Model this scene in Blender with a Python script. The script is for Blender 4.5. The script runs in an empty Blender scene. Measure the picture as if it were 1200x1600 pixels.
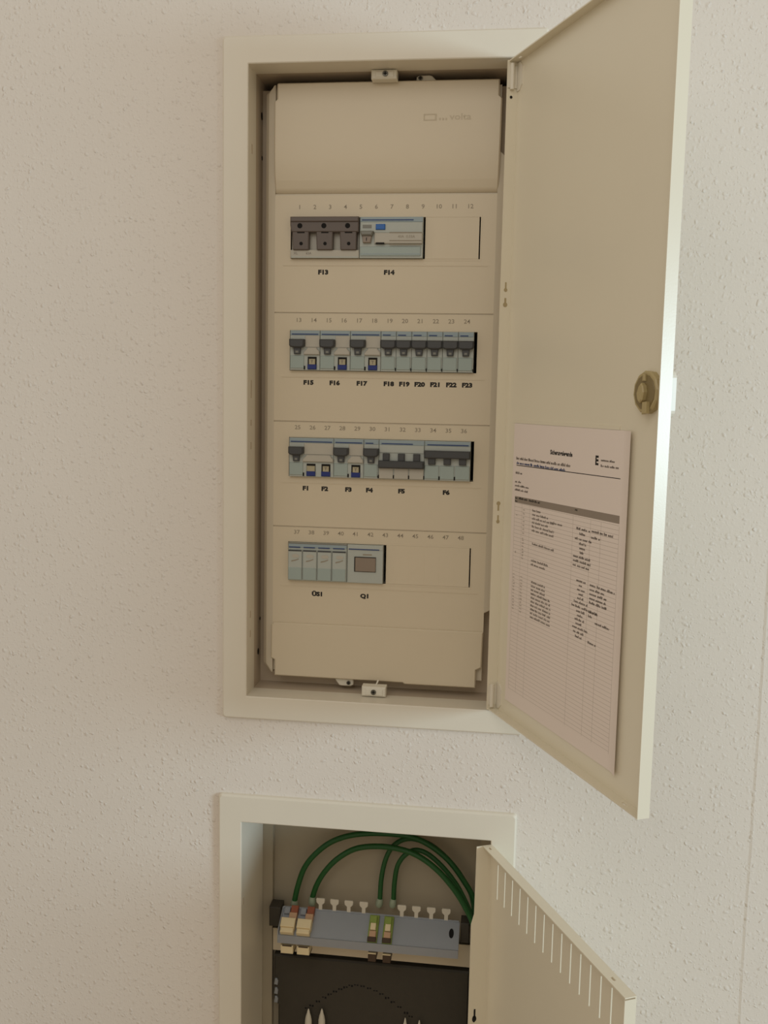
import bpy, bmesh, math, random
from mathutils import Vector, Matrix
random.seed(7)
SC = bpy.context.scene
COL = SC.collection
MM = 0.001
ZB = 1.49            # height of the model's zero above the floor (m); geometry below is written in millimetres

def W(x, y, z):
    return Vector((x*MM, y*MM, z*MM + ZB))

# ------------------------------------------------------------------ camera
cam_d = bpy.data.cameras.new('camera'); cam = bpy.data.objects.new('camera', cam_d); COL.objects.link(cam)
cam_d.sensor_fit = 'AUTO'; cam_d.sensor_width = 36.0; cam_d.lens = 33.989
cam_d.clip_start = 0.02; cam_d.clip_end = 50
_R = ((0.9919116, -0.1223470, -0.0338022), (0.1254292, 0.9856221, 0.1132105), (0.0194652, -0.1165346, 0.9929959))
right = Vector([r[0] for r in _R]); fwd = Vector([r[1] for r in _R]); up = Vector([r[2] for r in _R])
m = Matrix.Identity(4)
for i in range(3):
    m[i][0] = right[i]; m[i][1] = up[i]; m[i][2] = -fwd[i]
m.translation = W(148.8121, -1064.8833, 160.2362)
cam.matrix_world = m
SC.camera = cam

# ------------------------------------------------------------------ light
wd = bpy.data.worlds.new('room_light'); SC.world = wd; wd.use_nodes = True
bg = wd.node_tree.nodes['Background']; bg.inputs[0].default_value = (1.0, 0.86, 0.678, 1); bg.inputs[1].default_value = 0.455

def area(name, loc, target, sx, sy, power, color):
    d = bpy.data.lights.new(name, 'AREA'); d.shape = 'RECTANGLE'; d.size = sx; d.size_y = sy; d.energy = power; d.color = color
    o = bpy.data.objects.new(name, d); COL.objects.link(o)
    o.location = loc
    o.rotation_euler = (Vector(target) - Vector(loc)).to_track_quat('-Z', 'Y').to_euler()
    return o
# daylight from a window far to the right of the wall, low angle over the wall
area('window_daylight', (2.9, -1.55, 1.60), (0.1, 0, 1.58), 0.8, 0.55, 49, (0.66, 0.87, 1.0))
# warm ceiling light behind and above the photographer
area('ceiling_lamp', (-0.2, -1.5, 2.55), (0.0, 0, 1.5), 1.0, 1.0, 4.6, (1.0, 0.98, 0.95))

SC.view_settings.view_transform = 'Standard'; SC.view_settings.look = 'None'
SC.view_settings.gamma = 1.0; SC.view_settings.use_curve_mapping = False
SC.view_settings.exposure = 0.0

# ------------------------------------------------------------------ materials
def srgb(r, g, b):
    f = lambda c: (c/255/12.92) if c/255 <= 0.04045 else ((c/255+0.055)/1.055)**2.4
    return (f(r), f(g), f(b), 1)

def material(name, col, rough=0.5, metal=0.0, spec=0.5, var=0.04, vscale=60, bump=0.0, bscale=400):
    mt = bpy.data.materials.new(name); mt.use_nodes = True
    nt = mt.node_tree; N = nt.nodes; L = nt.links; b = N['Principled BSDF']
    b.inputs['Roughness'].default_value = rough; b.inputs['Metallic'].default_value = metal
    b.inputs['Specular IOR Level'].default_value = spec
    tc = N.new('ShaderNodeTexCoord')
    no = N.new('ShaderNodeTexNoise'); no.inputs['Scale'].default_value = vscale; no.inputs['Detail'].default_value = 4
    L.new(tc.outputs['Object'], no.inputs['Vector'])
    mx = N.new('ShaderNodeMix'); mx.data_type = 'RGBA'
    mx.inputs[6].default_value = tuple(c*(1-var) for c in col[:3]) + (1,)
    mx.inputs[7].default_value = tuple(min(1, c*(1+var)) for c in col[:3]) + (1,)
    L.new(no.outputs['Fac'], mx.inputs[0]); L.new(mx.outputs[2], b.inputs['Base Color'])
    if bump:
        n2 = N.new('ShaderNodeTexNoise'); n2.inputs['Scale'].default_value = bscale
        L.new(tc.outputs['Object'], n2.inputs['Vector'])
        bp = N.new('ShaderNodeBump'); bp.inputs['Strength'].default_value = bump; bp.inputs['Distance'].default_value = 0.0005
        L.new(n2.outputs['Fac'], bp.inputs['Height']); L.new(bp.outputs['Normal'], b.inputs['Normal'])
    return mt

def wallpaper():
    mt = bpy.data.materials.new('woodchip_wallpaper'); mt.use_nodes = True
    nt = mt.node_tree; N = nt.nodes; L = nt.links; b = N['Principled BSDF']
    b.inputs['Roughness'].default_value = 0.9; b.inputs['Specular IOR Level'].default_value = 0.2
    tc = N.new('ShaderNodeTexCoord')
    dn = N.new('ShaderNodeTexNoise'); dn.inputs['Scale'].default_value = 90; dn.inputs['Detail'].default_value = 2
    L.new(tc.outputs['Object'], dn.inputs['Vector'])
    sc = N.new('ShaderNodeVectorMath'); sc.operation = 'SCALE'; sc.inputs[3].default_value = 0.009
    L.new(dn.outputs['Color'], sc.inputs[0])
    ad = N.new('ShaderNodeVectorMath'); ad.operation = 'ADD'
    L.new(tc.outputs['Object'], ad.inputs[0]); L.new(sc.outputs[0], ad.inputs[1])
    def chips(scale, lo, hi, w):
        v = N.new('ShaderNodeTexVoronoi'); v.feature = 'F1'; v.inputs['Scale'].default_value = scale
        v.inputs['Randomness'].default_value = 1
        L.new(ad.outputs[0], v.inputs['Vector'])
        r = N.new('ShaderNodeMapRange'); r.interpolation_type = 'SMOOTHSTEP'
        r.inputs[1].default_value = lo; r.inputs[2].default_value = hi; r.inputs[3].default_value = 1; r.inputs[4].default_value = 0
        L.new(v.outputs['Distance'], r.inputs[0])
        s = N.new('ShaderNodeSeparateColor'); L.new(v.outputs['Color'], s.inputs[0])
        g = N.new('ShaderNodeMapRange'); g.inputs[1].default_value = 0.45; g.inputs[2].default_value = 1.0
        L.new(s.outputs[0], g.inputs[0])
        mu = N.new('ShaderNodeMath'); mu.operation = 'MULTIPLY'; L.new(r.outputs[0], mu.inputs[0]); L.new(g.outputs[0], mu.inputs[1])
        m2 = N.new('ShaderNodeMath'); m2.operation = 'MULTIPLY'; L.new(mu.outputs[0], m2.inputs[0]); m2.inputs[1].default_value = w
        return m2
    c1 = chips(178, 0.06, 0.52, 1.0); c2 = chips(330, 0.08, 0.50, 0.5)
    a = N.new('ShaderNodeMath'); a.operation = 'ADD'; L.new(c1.outputs[0], a.inputs[0]); L.new(c2.outputs[0], a.inputs[1])
    fn = N.new('ShaderNodeTexNoise'); fn.inputs['Scale'].default_value = 260; fn.inputs['Detail'].default_value = 5
    L.new(tc.outputs['Object'], fn.inputs['Vector'])
    fm = N.new('ShaderNodeMath'); fm.operation = 'MULTIPLY'; fm.inputs[1].default_value = 0.35; L.new(fn.outputs['Fac'], fm.inputs[0])
    a2 = N.new('ShaderNodeMath'); a2.operation = 'ADD'; L.new(a.outputs[0], a2.inputs[0]); L.new(fm.outputs[0], a2.inputs[1])
    bp = N.new('ShaderNodeBump'); bp.inputs['Strength'].default_value = 0.68; bp.inputs['Distance'].default_value = 0.0012
    L.new(a2.outputs[0], bp.inputs['Height']); L.new(bp.outputs['Normal'], b.inputs['Normal'])
    bn = N.new('ShaderNodeTexNoise'); bn.inputs['Scale'].default_value = 7; bn.inputs['Detail'].default_value = 5
    L.new(tc.outputs['Object'], bn.inputs['Vector'])
    mx = N.new('ShaderNodeMix'); mx.data_type = 'RGBA'
    mx.inputs[6].default_value = srgb(223, 216, 207); mx.inputs[7].default_value = srgb(230, 223, 214)
    L.new(bn.outputs['Fac'], mx.inputs[0]); L.new(mx.outputs[2], b.inputs['Base Color'])
    return mt

M = {}
M['wall'] = wallpaper()
M['frame'] = material('cream_powder_coat', srgb(226, 220, 205), 0.42, 0, 0.5, 0.015, 30, 0.10, 900)
M['door'] = material('cream_door_paint', srgb(230, 223, 203), 0.30, 0, 0.5, 0.02, 12, 0.08, 900)
M['cover'] = material('cream_cover_plastic', srgb(214, 202, 178), 0.38, 0, 0.5, 0.02, 18, 0.06, 700)
M['cover_rim'] = material('cream_cover_flank', srgb(205, 195, 175), 0.4, 0, 0.5, 0.02, 18)
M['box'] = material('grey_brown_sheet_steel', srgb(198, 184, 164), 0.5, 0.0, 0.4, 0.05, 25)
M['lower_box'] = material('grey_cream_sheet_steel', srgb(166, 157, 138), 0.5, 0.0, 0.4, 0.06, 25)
M['hole'] = material('black_hole', srgb(12, 11, 10), 0.9)
M['device'] = material('pale_grey_device_plastic', srgb(178, 184, 178), 0.42, 0, 0.5, 0.02)
M['device_top'] = material('blue_grey_device_plastic', srgb(150, 166, 172), 0.42, 0, 0.5, 0.03)
M['device_cream'] = material('warm_grey_device_plastic', srgb(184, 180, 168), 0.42, 0, 0.5, 0.02)
M['label_window'] = material('clear_green_grey_label_window', srgb(160, 174, 170), 0.25, 0, 0.5, 0.03)
M['toggle'] = material('anthracite_toggle_plastic', srgb(66, 68, 70), 0.4, 0, 0.5, 0.03)
M['toggle_grey'] = material('mid_grey_toggle_plastic', srgb(125, 125, 118), 0.4)
M['blue_line'] = material('blue_print', srgb(40, 62, 112), 0.5)
M['blue_button'] = material('blue_button_plastic', srgb(24, 44, 118), 0.35)
M['test_blue'] = material('bright_blue_button_plastic', srgb(20, 95, 175), 0.35)
M['yellow_button'] = material('yellowed_button_plastic', srgb(172, 164, 136), 0.4)
M['fuse_dark'] = material('umber_grey_fuse_plastic', srgb(98, 88, 82), 0.45, 0, 0.5, 0.04)
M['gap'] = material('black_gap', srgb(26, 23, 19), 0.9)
M['window_brown'] = material('smoky_brown_window', srgb(140, 126, 112), 0.25)
M['num'] = material('grey_number_print', srgb(150, 140, 122), 0.6)
M['ink'] = material('black_ink', srgb(30, 27, 24), 0.7)
M['ink_grey'] = material('grey_ink', srgb(132, 122, 114), 0.7)
M['ink_light'] = material('pale_grey_ink', srgb(190, 178, 168), 0.7)
M['logo'] = material('faint_embossed_logo', srgb(198, 186, 162), 0.5)
M['header'] = material('grey_print_band', srgb(150, 138, 126), 0.7)
M['paper'] = material('white_paper', srgb(236, 224, 216), 0.75, 0, 0.3, 0.01, 15)
M['shade'] = material('dull_ochre_recess', srgb(176, 160, 124), 0.6)
M['ink_print'] = material('grey_brown_ink', srgb(110, 100, 93), 0.7)
M['olive'] = material('olive_beige_lock_plastic', srgb(178, 162, 118), 0.35, 0, 0.5, 0.05)
M['olive_dark'] = material('dark_olive_lock_plastic', srgb(132, 116, 78), 0.35, 0, 0.5, 0.05)
M['white_plastic'] = material('white_plastic', srgb(226, 222, 208), 0.35)
M['screw'] = material('zinc_screw', srgb(110, 108, 100), 0.35, 0.8)
M['zinc'] = material('zinc_plated_steel', srgb(158, 164, 172), 0.45, 0.3, 0.5, 0.05, 40, 0.1, 600)
M['zinc_dark'] = material('dark_zinc_steel', srgb(92, 92, 90), 0.5, 0.3, 0.5, 0.05, 40)
M['cable'] = material('green_cable_jacket', srgb(22, 84, 34), 0.45, 0, 0.5, 0.08, 30)
M['boot'] = material('grey_green_plug_boot', srgb(150, 162, 140), 0.4)
M['jack'] = material('ivory_jack_plastic', srgb(232, 216, 176), 0.45)
M['copper'] = material('red_brown_jack_plastic', srgb(150, 86, 60), 0.45)
M['terra'] = material('tan_jack_plastic', srgb(196, 160, 128), 0.45)
M['lime'] = material('yellow_green_jack_plastic', srgb(138, 158, 76), 0.45)
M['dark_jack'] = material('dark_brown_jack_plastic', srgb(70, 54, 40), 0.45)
M['blackbox'] = material('charcoal_plastic', srgb(66, 62, 54), 0.6, 0, 0.35, 0.08, 80, 0.2, 900)
M['tie'] = material('white_nylon', srgb(214, 208, 192), 0.4)
M['floor'] = material('beige_floor', srgb(176, 150, 118), 0.5)

# ------------------------------------------------------------------ mesh helpers (millimetres)
class MB:
    def __init__(s): s.v = []; s.f = []; s.mi = []
    def quad(s, pts, mi=0):
        n = len(s.v); s.v += [tuple(p) for p in pts]; s.f.append(tuple(range(n, n+len(pts)))); s.mi.append(mi)
    def box(s, x0, x1, y0, y1, z0, z1, mi=0, fm=None):
        fm = fm or (lambda x, y, z: (x, y, z))
        n = len(s.v)
        for x in (x0, x1):
            for y in (y0, y1):
                for z in (z0, z1): s.v.append(fm(x, y, z))
        for f in ((0,1,3,2),(4,6,7,5),(0,4,5,1),(2,3,7,6),(0,2,6,4),(1,5,7,3)):
            s.f.append(tuple(n+i for i in f)); s.mi.append(mi)
    def loops(s, loops, cap0=True, cap1=True, mi=0):
        n0 = len(s.v); k = len(loops[0])
        for lp in loops: s.v += [tuple(p) for p in lp]
        for i in range(len(loops)-1):
            for j in range(k):
                a = n0+i*k+j; b = n0+i*k+(j+1) % k
                s.f.append((a, b, b+k, a+k)); s.mi.append(mi)
        if cap0: s.f.append(tuple(n0+j for j in range(k))[::-1]); s.mi.append(mi)
        if cap1: s.f.append(tuple(n0+(len(loops)-1)*k+j for j in range(k))); s.mi.append(mi)
    def prism(s, pts, y0, y1, bev=0.0, mi=0, fm=None):
        """outline pts (x,z) extruded from y0 (front) to y1 (back), front edge bevelled"""
        fm = fm or (lambda x, y, z: (x, y, z))
        cx = sum(p[0] for p in pts)/len(pts); cz = sum(p[1] for p in pts)/len(pts)
        lps = []
        if bev:
            ins = inset(pts, bev)
            lps.append([fm(x, y0, z) for x, z in ins]); lps.append([fm(x, y0+bev, z) for x, z in pts])
        else: lps.append([fm(x, y0, z) for x, z in pts])
        lps.append([fm(x, y1, z) for x, z in pts])
        s.loops(lps, mi=mi)
    def rbox(s, x0, x1, z0, z1, y0, y1, bev=0.5, mi=0, fm=None):
        s.prism([(x0, z0), (x1, z0), (x1, z1), (x0, z1)], y0, y1, bev, mi, fm)
    def plate(s, us, vs, holes, t0, t1, fm, mi=0):
        """flat plate in (u,v), thickness t0..t1, with rectangular holes (u0,u1,v0,v1)"""
        U = sorted(set([us[0], us[1]] + [c for h in holes for c in h[:2] if us[0] < c < us[1]]))
        V = sorted(set([vs[0], vs[1]] + [c for h in holes for c in h[2:] if vs[0] < c < vs[1]]))
        def solid(i, j):
            if i < 0 or j < 0 or i >= len(U)-1 or j >= len(V)-1: return False
            u = (U[i]+U[i+1])/2; v = (V[j]+V[j+1])/2
            return not any(h[0] < u < h[1] and h[2] < v < h[3] for h in holes)
        idx = {}
        def vert(i, j, t):
            k = (i, j, t)
            if k not in idx:
                idx[k] = len(s.v); s.v.append(tuple(fm(U[i], V[j], t0 if t == 0 else t1)))
            return idx[k]
        for i in range(len(U)-1):
            for j in range(len(V)-1):
                if not solid(i, j): continue
                s.f.append((vert(i,j,0), vert(i+1,j,0), vert(i+1,j+1,0), vert(i,j+1,0))); s.mi.append(mi)
                s.f.append((vert(i,j,1), vert(i,j+1,1), vert(i+1,j+1,1), vert(i+1,j,1))); s.mi.append(mi)
                for di, dj, a, b in ((-1,0,(i,j),(i,j+1)), (1,0,(i+1,j+1),(i+1,j)), (0,-1,(i+1,j),(i,j)), (0,1,(i,j+1),(i+1,j+1))):
                    if not solid(i+di, j+dj):
                        s.f.append((vert(*a,0), vert(*b,0), vert(*b,1), vert(*a,1))); s.mi.append(mi)
    def cyl(s, c, axis, r, depth, n=16, r2=None, mi=0):
        """cylinder from point c along axis"""
        ax = Vector(axis).normalized(); u = ax.orthogonal().normalized(); w = ax.cross(u); c = Vector(c)
        r2 = r if r2 is None else r2
        l0 = [c + (u*math.cos(2*math.pi*i/n)+w*math.sin(2*math.pi*i/n))*r for i in range(n)]
        l1 = [c + ax*depth + (u*math.cos(2*math.pi*i/n)+w*math.sin(2*math.pi*i/n))*r2 for i in range(n)]
        s.loops([l0, l1], mi=mi)

def inset(pts, d):
    """inset a ccw or cw polygon by d"""
    n = len(pts); A = sum(pts[i][0]*pts[(i+1)%n][1]-pts[(i+1)%n][0]*pts[i][1] for i in range(n))
    sg = 1 if A > 0 else -1; out = []
    for i in range(n):
        p0, p1, p2 = Vector(pts[i-1]), Vector(pts[i]), Vector(pts[(i+1) % n])
        a = (p1-p0).normalized(); b = (p2-p1).normalized()
        na = Vector((-a.y, a.x))*sg; nb = Vector((-b.y, b.x))*sg
        k = 1+na.dot(nb)
        q = p1 + (na+nb)*(d/max(k, 0.3))
        out.append((q.x, q.y))
    return out

def rrect(x0, x1, z0, z1, r, n=4):
    pts = []
    for cx, cz, a0 in ((x1-r, z1-r, 0), (x0+r, z1-r, 90), (x0+r, z0+r, 180), (x1-r, z0+r, 270)):
        for i in range(n+1):
            a = math.radians(a0+90*i/n); pts.append((cx+r*math.cos(a), cz+r*math.sin(a)))
    return pts

def put(name, mb, mats, parent=None, origin=(0, 0, 0), world=True, smooth=False, **props):
    """one mesh object; vertices in mm; origin mm (world) or local when parent given with world=False"""
    me = bpy.data.meshes.new(name)
    ox, oy, oz = origin
    me.from_pydata([((x-ox)*MM, (y-oy)*MM, (z-oz)*MM) for x, y, z in mb.v], [], mb.f)
    if not isinstance(mats, (list, tuple)): mats = [mats]
    for k in mats: me.materials.append(M[k])
    me.polygons.foreach_set('material_index', mb.mi)
    bm = bmesh.new(); bm.from_mesh(me); bmesh.ops.recalc_face_normals(bm, faces=bm.faces); bm.to_mesh(me); bm.free()
    if smooth:
        bm = bmesh.new(); bm.from_mesh(me); bmesh.ops.remove_doubles(bm, verts=bm.verts, dist=1e-6); bm.to_mesh(me); bm.free()
        me.polygons.foreach_set('use_smooth', [True]*len(me.polygons)); me.set_sharp_from_angle(angle=math.radians(40))
    me.update()
    o = bpy.data.objects.new(name, me); COL.objects.link(o)
    if parent is not None: o.parent = parent
    elif world: o.location = W(*origin)
    for k, v in props.items(): o[k] = v
    return o

def thing(name, label, cat, loc, group=None):
    o = bpy.data.objects.new(name, None); COL.objects.link(o); o.empty_display_size = 0.02
    o.location = W(*loc); o['label'] = label; o['category'] = cat
    if group: o['group'] = group
    return o

def tube_mesh(mb, pts, r, n=10, mi=0):
    P = [Vector(p) for p in pts]; k = len(P); loops = []; prev = None
    for i in range(k):
        t = (P[min(i+1, k-1)]-P[max(i-1, 0)]).normalized()
        if prev is None: u = t.orthogonal().normalized()
        else:
            u = prev - t*prev.dot(t)
            u = u.normalized() if u.length > 1e-6 else t.orthogonal().normalized()
        prev = u; w = t.cross(u)
        rr = r[i] if isinstance(r, (list, tuple)) else r
        loops.append([P[i]+(u*math.cos(2*math.pi*j/n)+w*math.sin(2*math.pi*j/n))*rr for j in range(n)])
    mb.loops(loops, mi=mi)

def spline(pts, sub=8):
    P = [Vector(p) for p in pts]; out = []
    for i in range(len(P)-1):
        p0 = P[max(i-1, 0)]; p1 = P[i]; p2 = P[i+1]; p3 = P[min(i+2, len(P)-1)]
        for j in range(sub):
            t = j/sub
            out.append(0.5*((2*p1)+(-p0+p2)*t+(2*p0-5*p1+4*p2-p3)*t*t+(-p0+3*p1-3*p2+p3)*t**3))
    out.append(P[-1]); return out

def text(name, s, size, pos, mat, parent, xdir=(1, 0, 0), nrm=(0, -1, 0), align='CENTER', thick=0.0, stretch=1.0, **props):
    """lettering as a flat mesh lying on a surface; pos relative to the parent, mm; size = letter height mm"""
    c = bpy.data.curves.new(name, 'FONT'); c.body = s; c.size = size*1.38*MM; c.align_x = align; c.align_y = 'CENTER'
    c.offset = thick*MM; c.resolution_u = 2
    tmp = bpy.data.objects.new('tmp', c); COL.objects.link(tmp)
    dg = bpy.context.evaluated_depsgraph_get(); dg.update()
    me = bpy.data.meshes.new_from_object(tmp.evaluated_get(dg))
    bpy.data.objects.remove(tmp)
    X = Vector(xdir).normalized(); Nn = Vector(nrm).normalized(); Yv = Nn.cross(X)
    R = Matrix((X*stretch, Yv, Nn)).transposed().to_4x4(); R.translation = Vector(pos)*MM
    me.transform(R); me.materials.clear(); me.materials.append(M[mat]); me.name = name
    o = bpy.data.objects.new(name, me); COL.objects.link(o); o.parent = parent
    for k, v in props.items(): o[k] = v
    return o

# ------------------------------------------------------------------ setting: wall and floor
UX0, UX1, UZ0, UZ1 = -139, 150, -185, 514.5         # upper cabinet opening
LX0, LX1, LZ0, LZ1 = -144.5, 147.5, -815, -338.2    # lower cabinet opening
mb = MB()
SEAM = 434.5
cut = [(UX0-5, UX1+5, UZ0-5, UZ1+5), (LX0-5, LX1+5, LZ0-5, LZ1+5)]
mb.plate((-1600, SEAM), (-1490, 1110), cut, 0, 130, lambda u, v, t: (u, t, v))
# second strip of paper, butted with a slightly raised edge at the seam
mb.plate((SEAM, 1900), (-1490, 1110), [], 0.35, 130, lambda u, v, t: (u, t, v))
seam_l = []
for i in range(61):
    z = -1490+i*2600/60; jx = random.uniform(-0.5, 0.5)
    seam_l.append([(SEAM-3.0+jx, 0.0, z), (SEAM-1.2+jx, -0.45, z), (SEAM-0.1+jx, -0.75, z), (SEAM+0.25+jx, 0.3, z)])
for i in range(60):
    for j in range(3):
        mb.quad([seam_l[i][j], seam_l[i][j+1], seam_l[i+1][j+1], seam_l[i+1][j]])
put('wall_back', mb, 'wall', kind='structure')
mb = MB(); mb.box(-1600, 1900, -3200, 130, -1540, -1490)
put('floor', mb, 'floor', kind='structure')

# ------------------------------------------------------------------ recessed frame + box
def frame_mesh(ox0, ox1, oz0, oz1, ix0, ix1, iz0, iz1, back):
    mb = MB()
    def lp(x0, x1, z0, z1, r, y): return [(x, y, z) for x, z in rrect(x0, x1, z0, z1, r)]
    mb.loops([lp(ox0, ox1, oz0, oz1, 4, 0.0), lp(ox0+.6, ox1-.6, oz0+.6, oz1-.6, 4, -3.5), lp(ox0+2.6, ox1-2.6, oz0+2.6, oz1-2.6, 3, -6.0),
              lp(ix0-1, ix1+1, iz0-1, iz1+1, 1.2, -6.0), lp(ix0, ix1, iz0, iz1, .8, -5.2), lp(ix0, ix1, iz0, iz1, .8, back),
              lp(ix0-1.2, ix1+1.2, iz0-1.2, iz1+1.2, .8, back), lp(ix0-1.2, ix1+1.2, iz0-1.2, iz1+1.2, .8, 0.0)], False, False)
    return mb

def box_mesh(x0, x1, z0, z1, y0, y1, t=1.2):
    mb = MB()
    mb.box(x0-t, x0, y0, y1, z0, z1); mb.box(x1, x1+t, y0, y1, z0, z1)
    mb.box(x0-t, x1+t, y0, y1, z0-t, z0); mb.box(x0-t, x1+t, y0, y1, z1, z1+t)
    mb.box(x0-t, x1+t, y1, y1+t, z0-t, z1+t)
    return mb

# ================================================================== upper distribution cabinet
UC = thing('distribution_cabinet', 'tall open flush-mounted fuse cabinet with cream frame and wide-open plain door', 'cabinet', (5.5, 0, UZ0-28))
UO = (5.5, 0, UZ0-28)
put('frame', frame_mesh(-168.5, 179.5, -213, 544.5, UX0, UX1, UZ0, UZ1, 28), 'frame', UC, UO)
bx = put('back_box', box_mesh(UX0-1.3, UX1+1.3, UZ0-1.3, UZ1+1.3, 28, 112), 'box', UC, UO)
mb = MB(); mb.plate((UX0-1.2, UX1+1.2), (UZ0-1.2, UZ1+1.2), [(-125, 126, -158, 498), (-141, 152, 507, 517)], 63, 64, lambda u, v, t: (u, t, v))
put('inner_rim', mb, 'box', bx, UO)
# punched holes in the left box flank and left frame return
for z, y, ry, rz in ((478, 58, 3.2, 4.5), (432, 60, 2, 2.6), (-108, 60, 2, 2.2), (-147, 52, 3.4, 4)):
    mb = MB(); mb.loops([[(UX0-1.25+dx, y+ry*math.cos(a), z+rz*math.sin(a)) for a in [2*math.pi*i/12 for i in range(12)]] for dx in (-.05, .3)])
    put('punched_hole', mb, 'hole', bx, UO)
fr = UC.children[0]
for z, h in ((430, 5), (168, 10), (130, 3.5), (104, 4), (-92, 4), (-115, 4)):
    mb = MB(); mb.box(UX0-.1, UX0+.25, 8.5, 12.5, z-h, z+h)
    put('return_slot', mb, 'box', fr, UO)

def clamp(px, pz0, pz1, w, screw_dx, y0, name, rnd=0, up_=True):
    mb = MB()
    if rnd:
        pts = [(px-w/2, pz0), (px+w/2, pz0)] if up_ else [(px-w/2, pz1), (px+w/2, pz1)]
        h = (pz1-pz0)
        if up_: pts = [(px-w/2, pz0), (px+w/2, pz0), (px+w/2-1, pz0+h*.35), (px+w/2-5, pz1-.6), (px+w/2-8, pz1), (px-w/2+3, pz1), (px-w/2, pz1-2)]
        else: pts = [(px+w/2, pz1), (px-w/2, pz1), (px-w/2+1, pz1-h*.35), (px-w/2+5, pz0+.6), (px-w/2+8, pz0), (px+w/2-3, pz0), (px+w/2, pz0+2)]
        mb.prism(pts, y0, y0+8, 1.0)
    else:
        mb.rbox(px-w/2, px+w/2, pz0, pz1, y0, y0+13.5, 1.2)
        mb.rbox(px-w/2+4.5, px+w/2-3, pz0+1.5, pz1-2, y0-.8, y0+1, .7)
    o = put(name, mb, 'white_plastic', UC, UO)
    s = MB(); zc = (pz0+pz1)/2
    s.cyl((px+screw_dx, y0-.9, zc), (0, -1, 0), 3.1 if not rnd else 2.4, 1.0, 14)
    sc = put('screw', s, 'screw', o, UO)
    s = MB(); yy = y0-2.1
    s.box(px+screw_dx-2, px+screw_dx+2, yy, yy+.4, zc-.5, zc+.5); s.box(px+screw_dx-.5, px+screw_dx+.5, yy, yy+.4, zc-2, zc+2)
    put('cross_recess', s, 'hole', o, UO)
clamp(4.8, 504.2, 513.9, 28, 1.5, 20, 'mounting_clamp')  # in front of the cover edge
clamp(49, 507.0, 514.0, 22, -6.5, 42, 'cover_catch', 1, True)
clamp(6.5, -184, -172.5, 28, 0, 16, 'mounting_clamp', 0)
clamp(-32.5, -181, -171.9, 22, 5.5, 42, 'cover_catch', 1, False)
mb = MB(); tube_mesh(mb, [(10, 30, -168), (8, 27, -173), (7, 24, -177)], .9, 8); put('clamp_tab', mb, 'white_plastic', UC, UO)

# ------------------------------------------------------------------ door frame of reference
ANG = .4475
DV = Vector((math.sin(ANG), -math.cos(ANG), 0)); NV = Vector((-math.cos(ANG), -math.sin(ANG), 0))
PL = Vector((138.8, -8.6, 0))
def dmap(s, z, t):
    p = PL + DV*s + NV*t; return (p.x, p.y, z)
DW = 297.8; DZ0, DZ1 = -182.6, 510.5; SH = -10.3; SO = -11.5
mb = MB()
mb.plate((.05, DW-.05), (DZ0+.05, DZ1-.05), [], SH, SO, dmap)
lipb = [(14, 20, -6.5, -4.2), (266, 276, -7, -4.6)]
mb.plate((.02, DW-.02), (SO+.03, -.02), [(13, 19, -6.2, -4.0)], DZ1, DZ1-1.2, lambda s, t, z: dmap(s, z, t))
mb.plate((.02, DW-.02), (SO+.03, -.02), [(14, 19, -6.2, -4.0), (266, 272, -6.6, -4.6)], DZ0, DZ0+1.2, lambda s, t, z: dmap(s, z, t))
mb.plate((DZ0, DZ1), (SO, 0), [], DW-1.2, DW, lambda z, t, s: dmap(s, z, t))
mb.plate((DZ0, DZ1), (SO, 1.5), [], 0, 1.2, lambda z, t, s: dmap(s, z, t))
DR = put('door', mb, 'door', UC, UO)
def keyhole(name, z, t, r, L, fmap, s0, mat, parent, org, down=True):
    h = MB(); sg = -1 if down else 1
    key = [(z+r*sg*-1*math.cos(a)*-1, t+r*math.sin(a)) for a in [2*math.pi*i/14 for i in range(14)]]
    h.loops([[fmap(s0, zz, tt) for zz, tt in key], [fmap(s0+.25, zz, tt) for zz, tt in key]])
    z1 = z - sg*L; h.plate((min(z, z1), max(z, z1)), (t-r*.42, t+r*.42), [], s0, s0+.22, lambda q, p, s: fmap(s, q, p))
    put(name, h, mat, parent, org)
for z, r, L, dn in ((277.5, 2.0, 8, True), (262, 2.5, 7, True), (49, 2.3, 8, False), (29, 2.0, 7, True)):
    keyhole('keyhole', z, -4.4, r, L, dmap, 1.22, 'shade', DR, UO, dn)
# hinge fittings at both ends of the hinge edge
for z0, z1 in ((480, 508), (-180, -152)):
    h = MB()
    h.prism([(2, z0), (8, z0), (13, z0+5), (13, z1-5), (8, z1), (2, z1)], -9.2, -10.4, .0, 0, lambda x, y, z: dmap(x, z, y))
    h.plate((z0+3, z1-3), (-9, 1), [], 1.3, 2.4, lambda z, t, s: dmap(s, z, t))
    c = PL + DV*3.5 + NV*-3; h.cyl((c.x, c.y, z0+1), (0, 0, 1), 2.2, z1-z0-2, 12)
    put('hinge', h, 'frame', DR, UO)
for z in (474, 483):
    h = MB(); c = PL + DV*1.3 + NV*-3.2; h.cyl((c.x, c.y, z), DV, 1.5, .4, 10); put('hinge_screw', h, 'gap', DR, UO)
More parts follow.
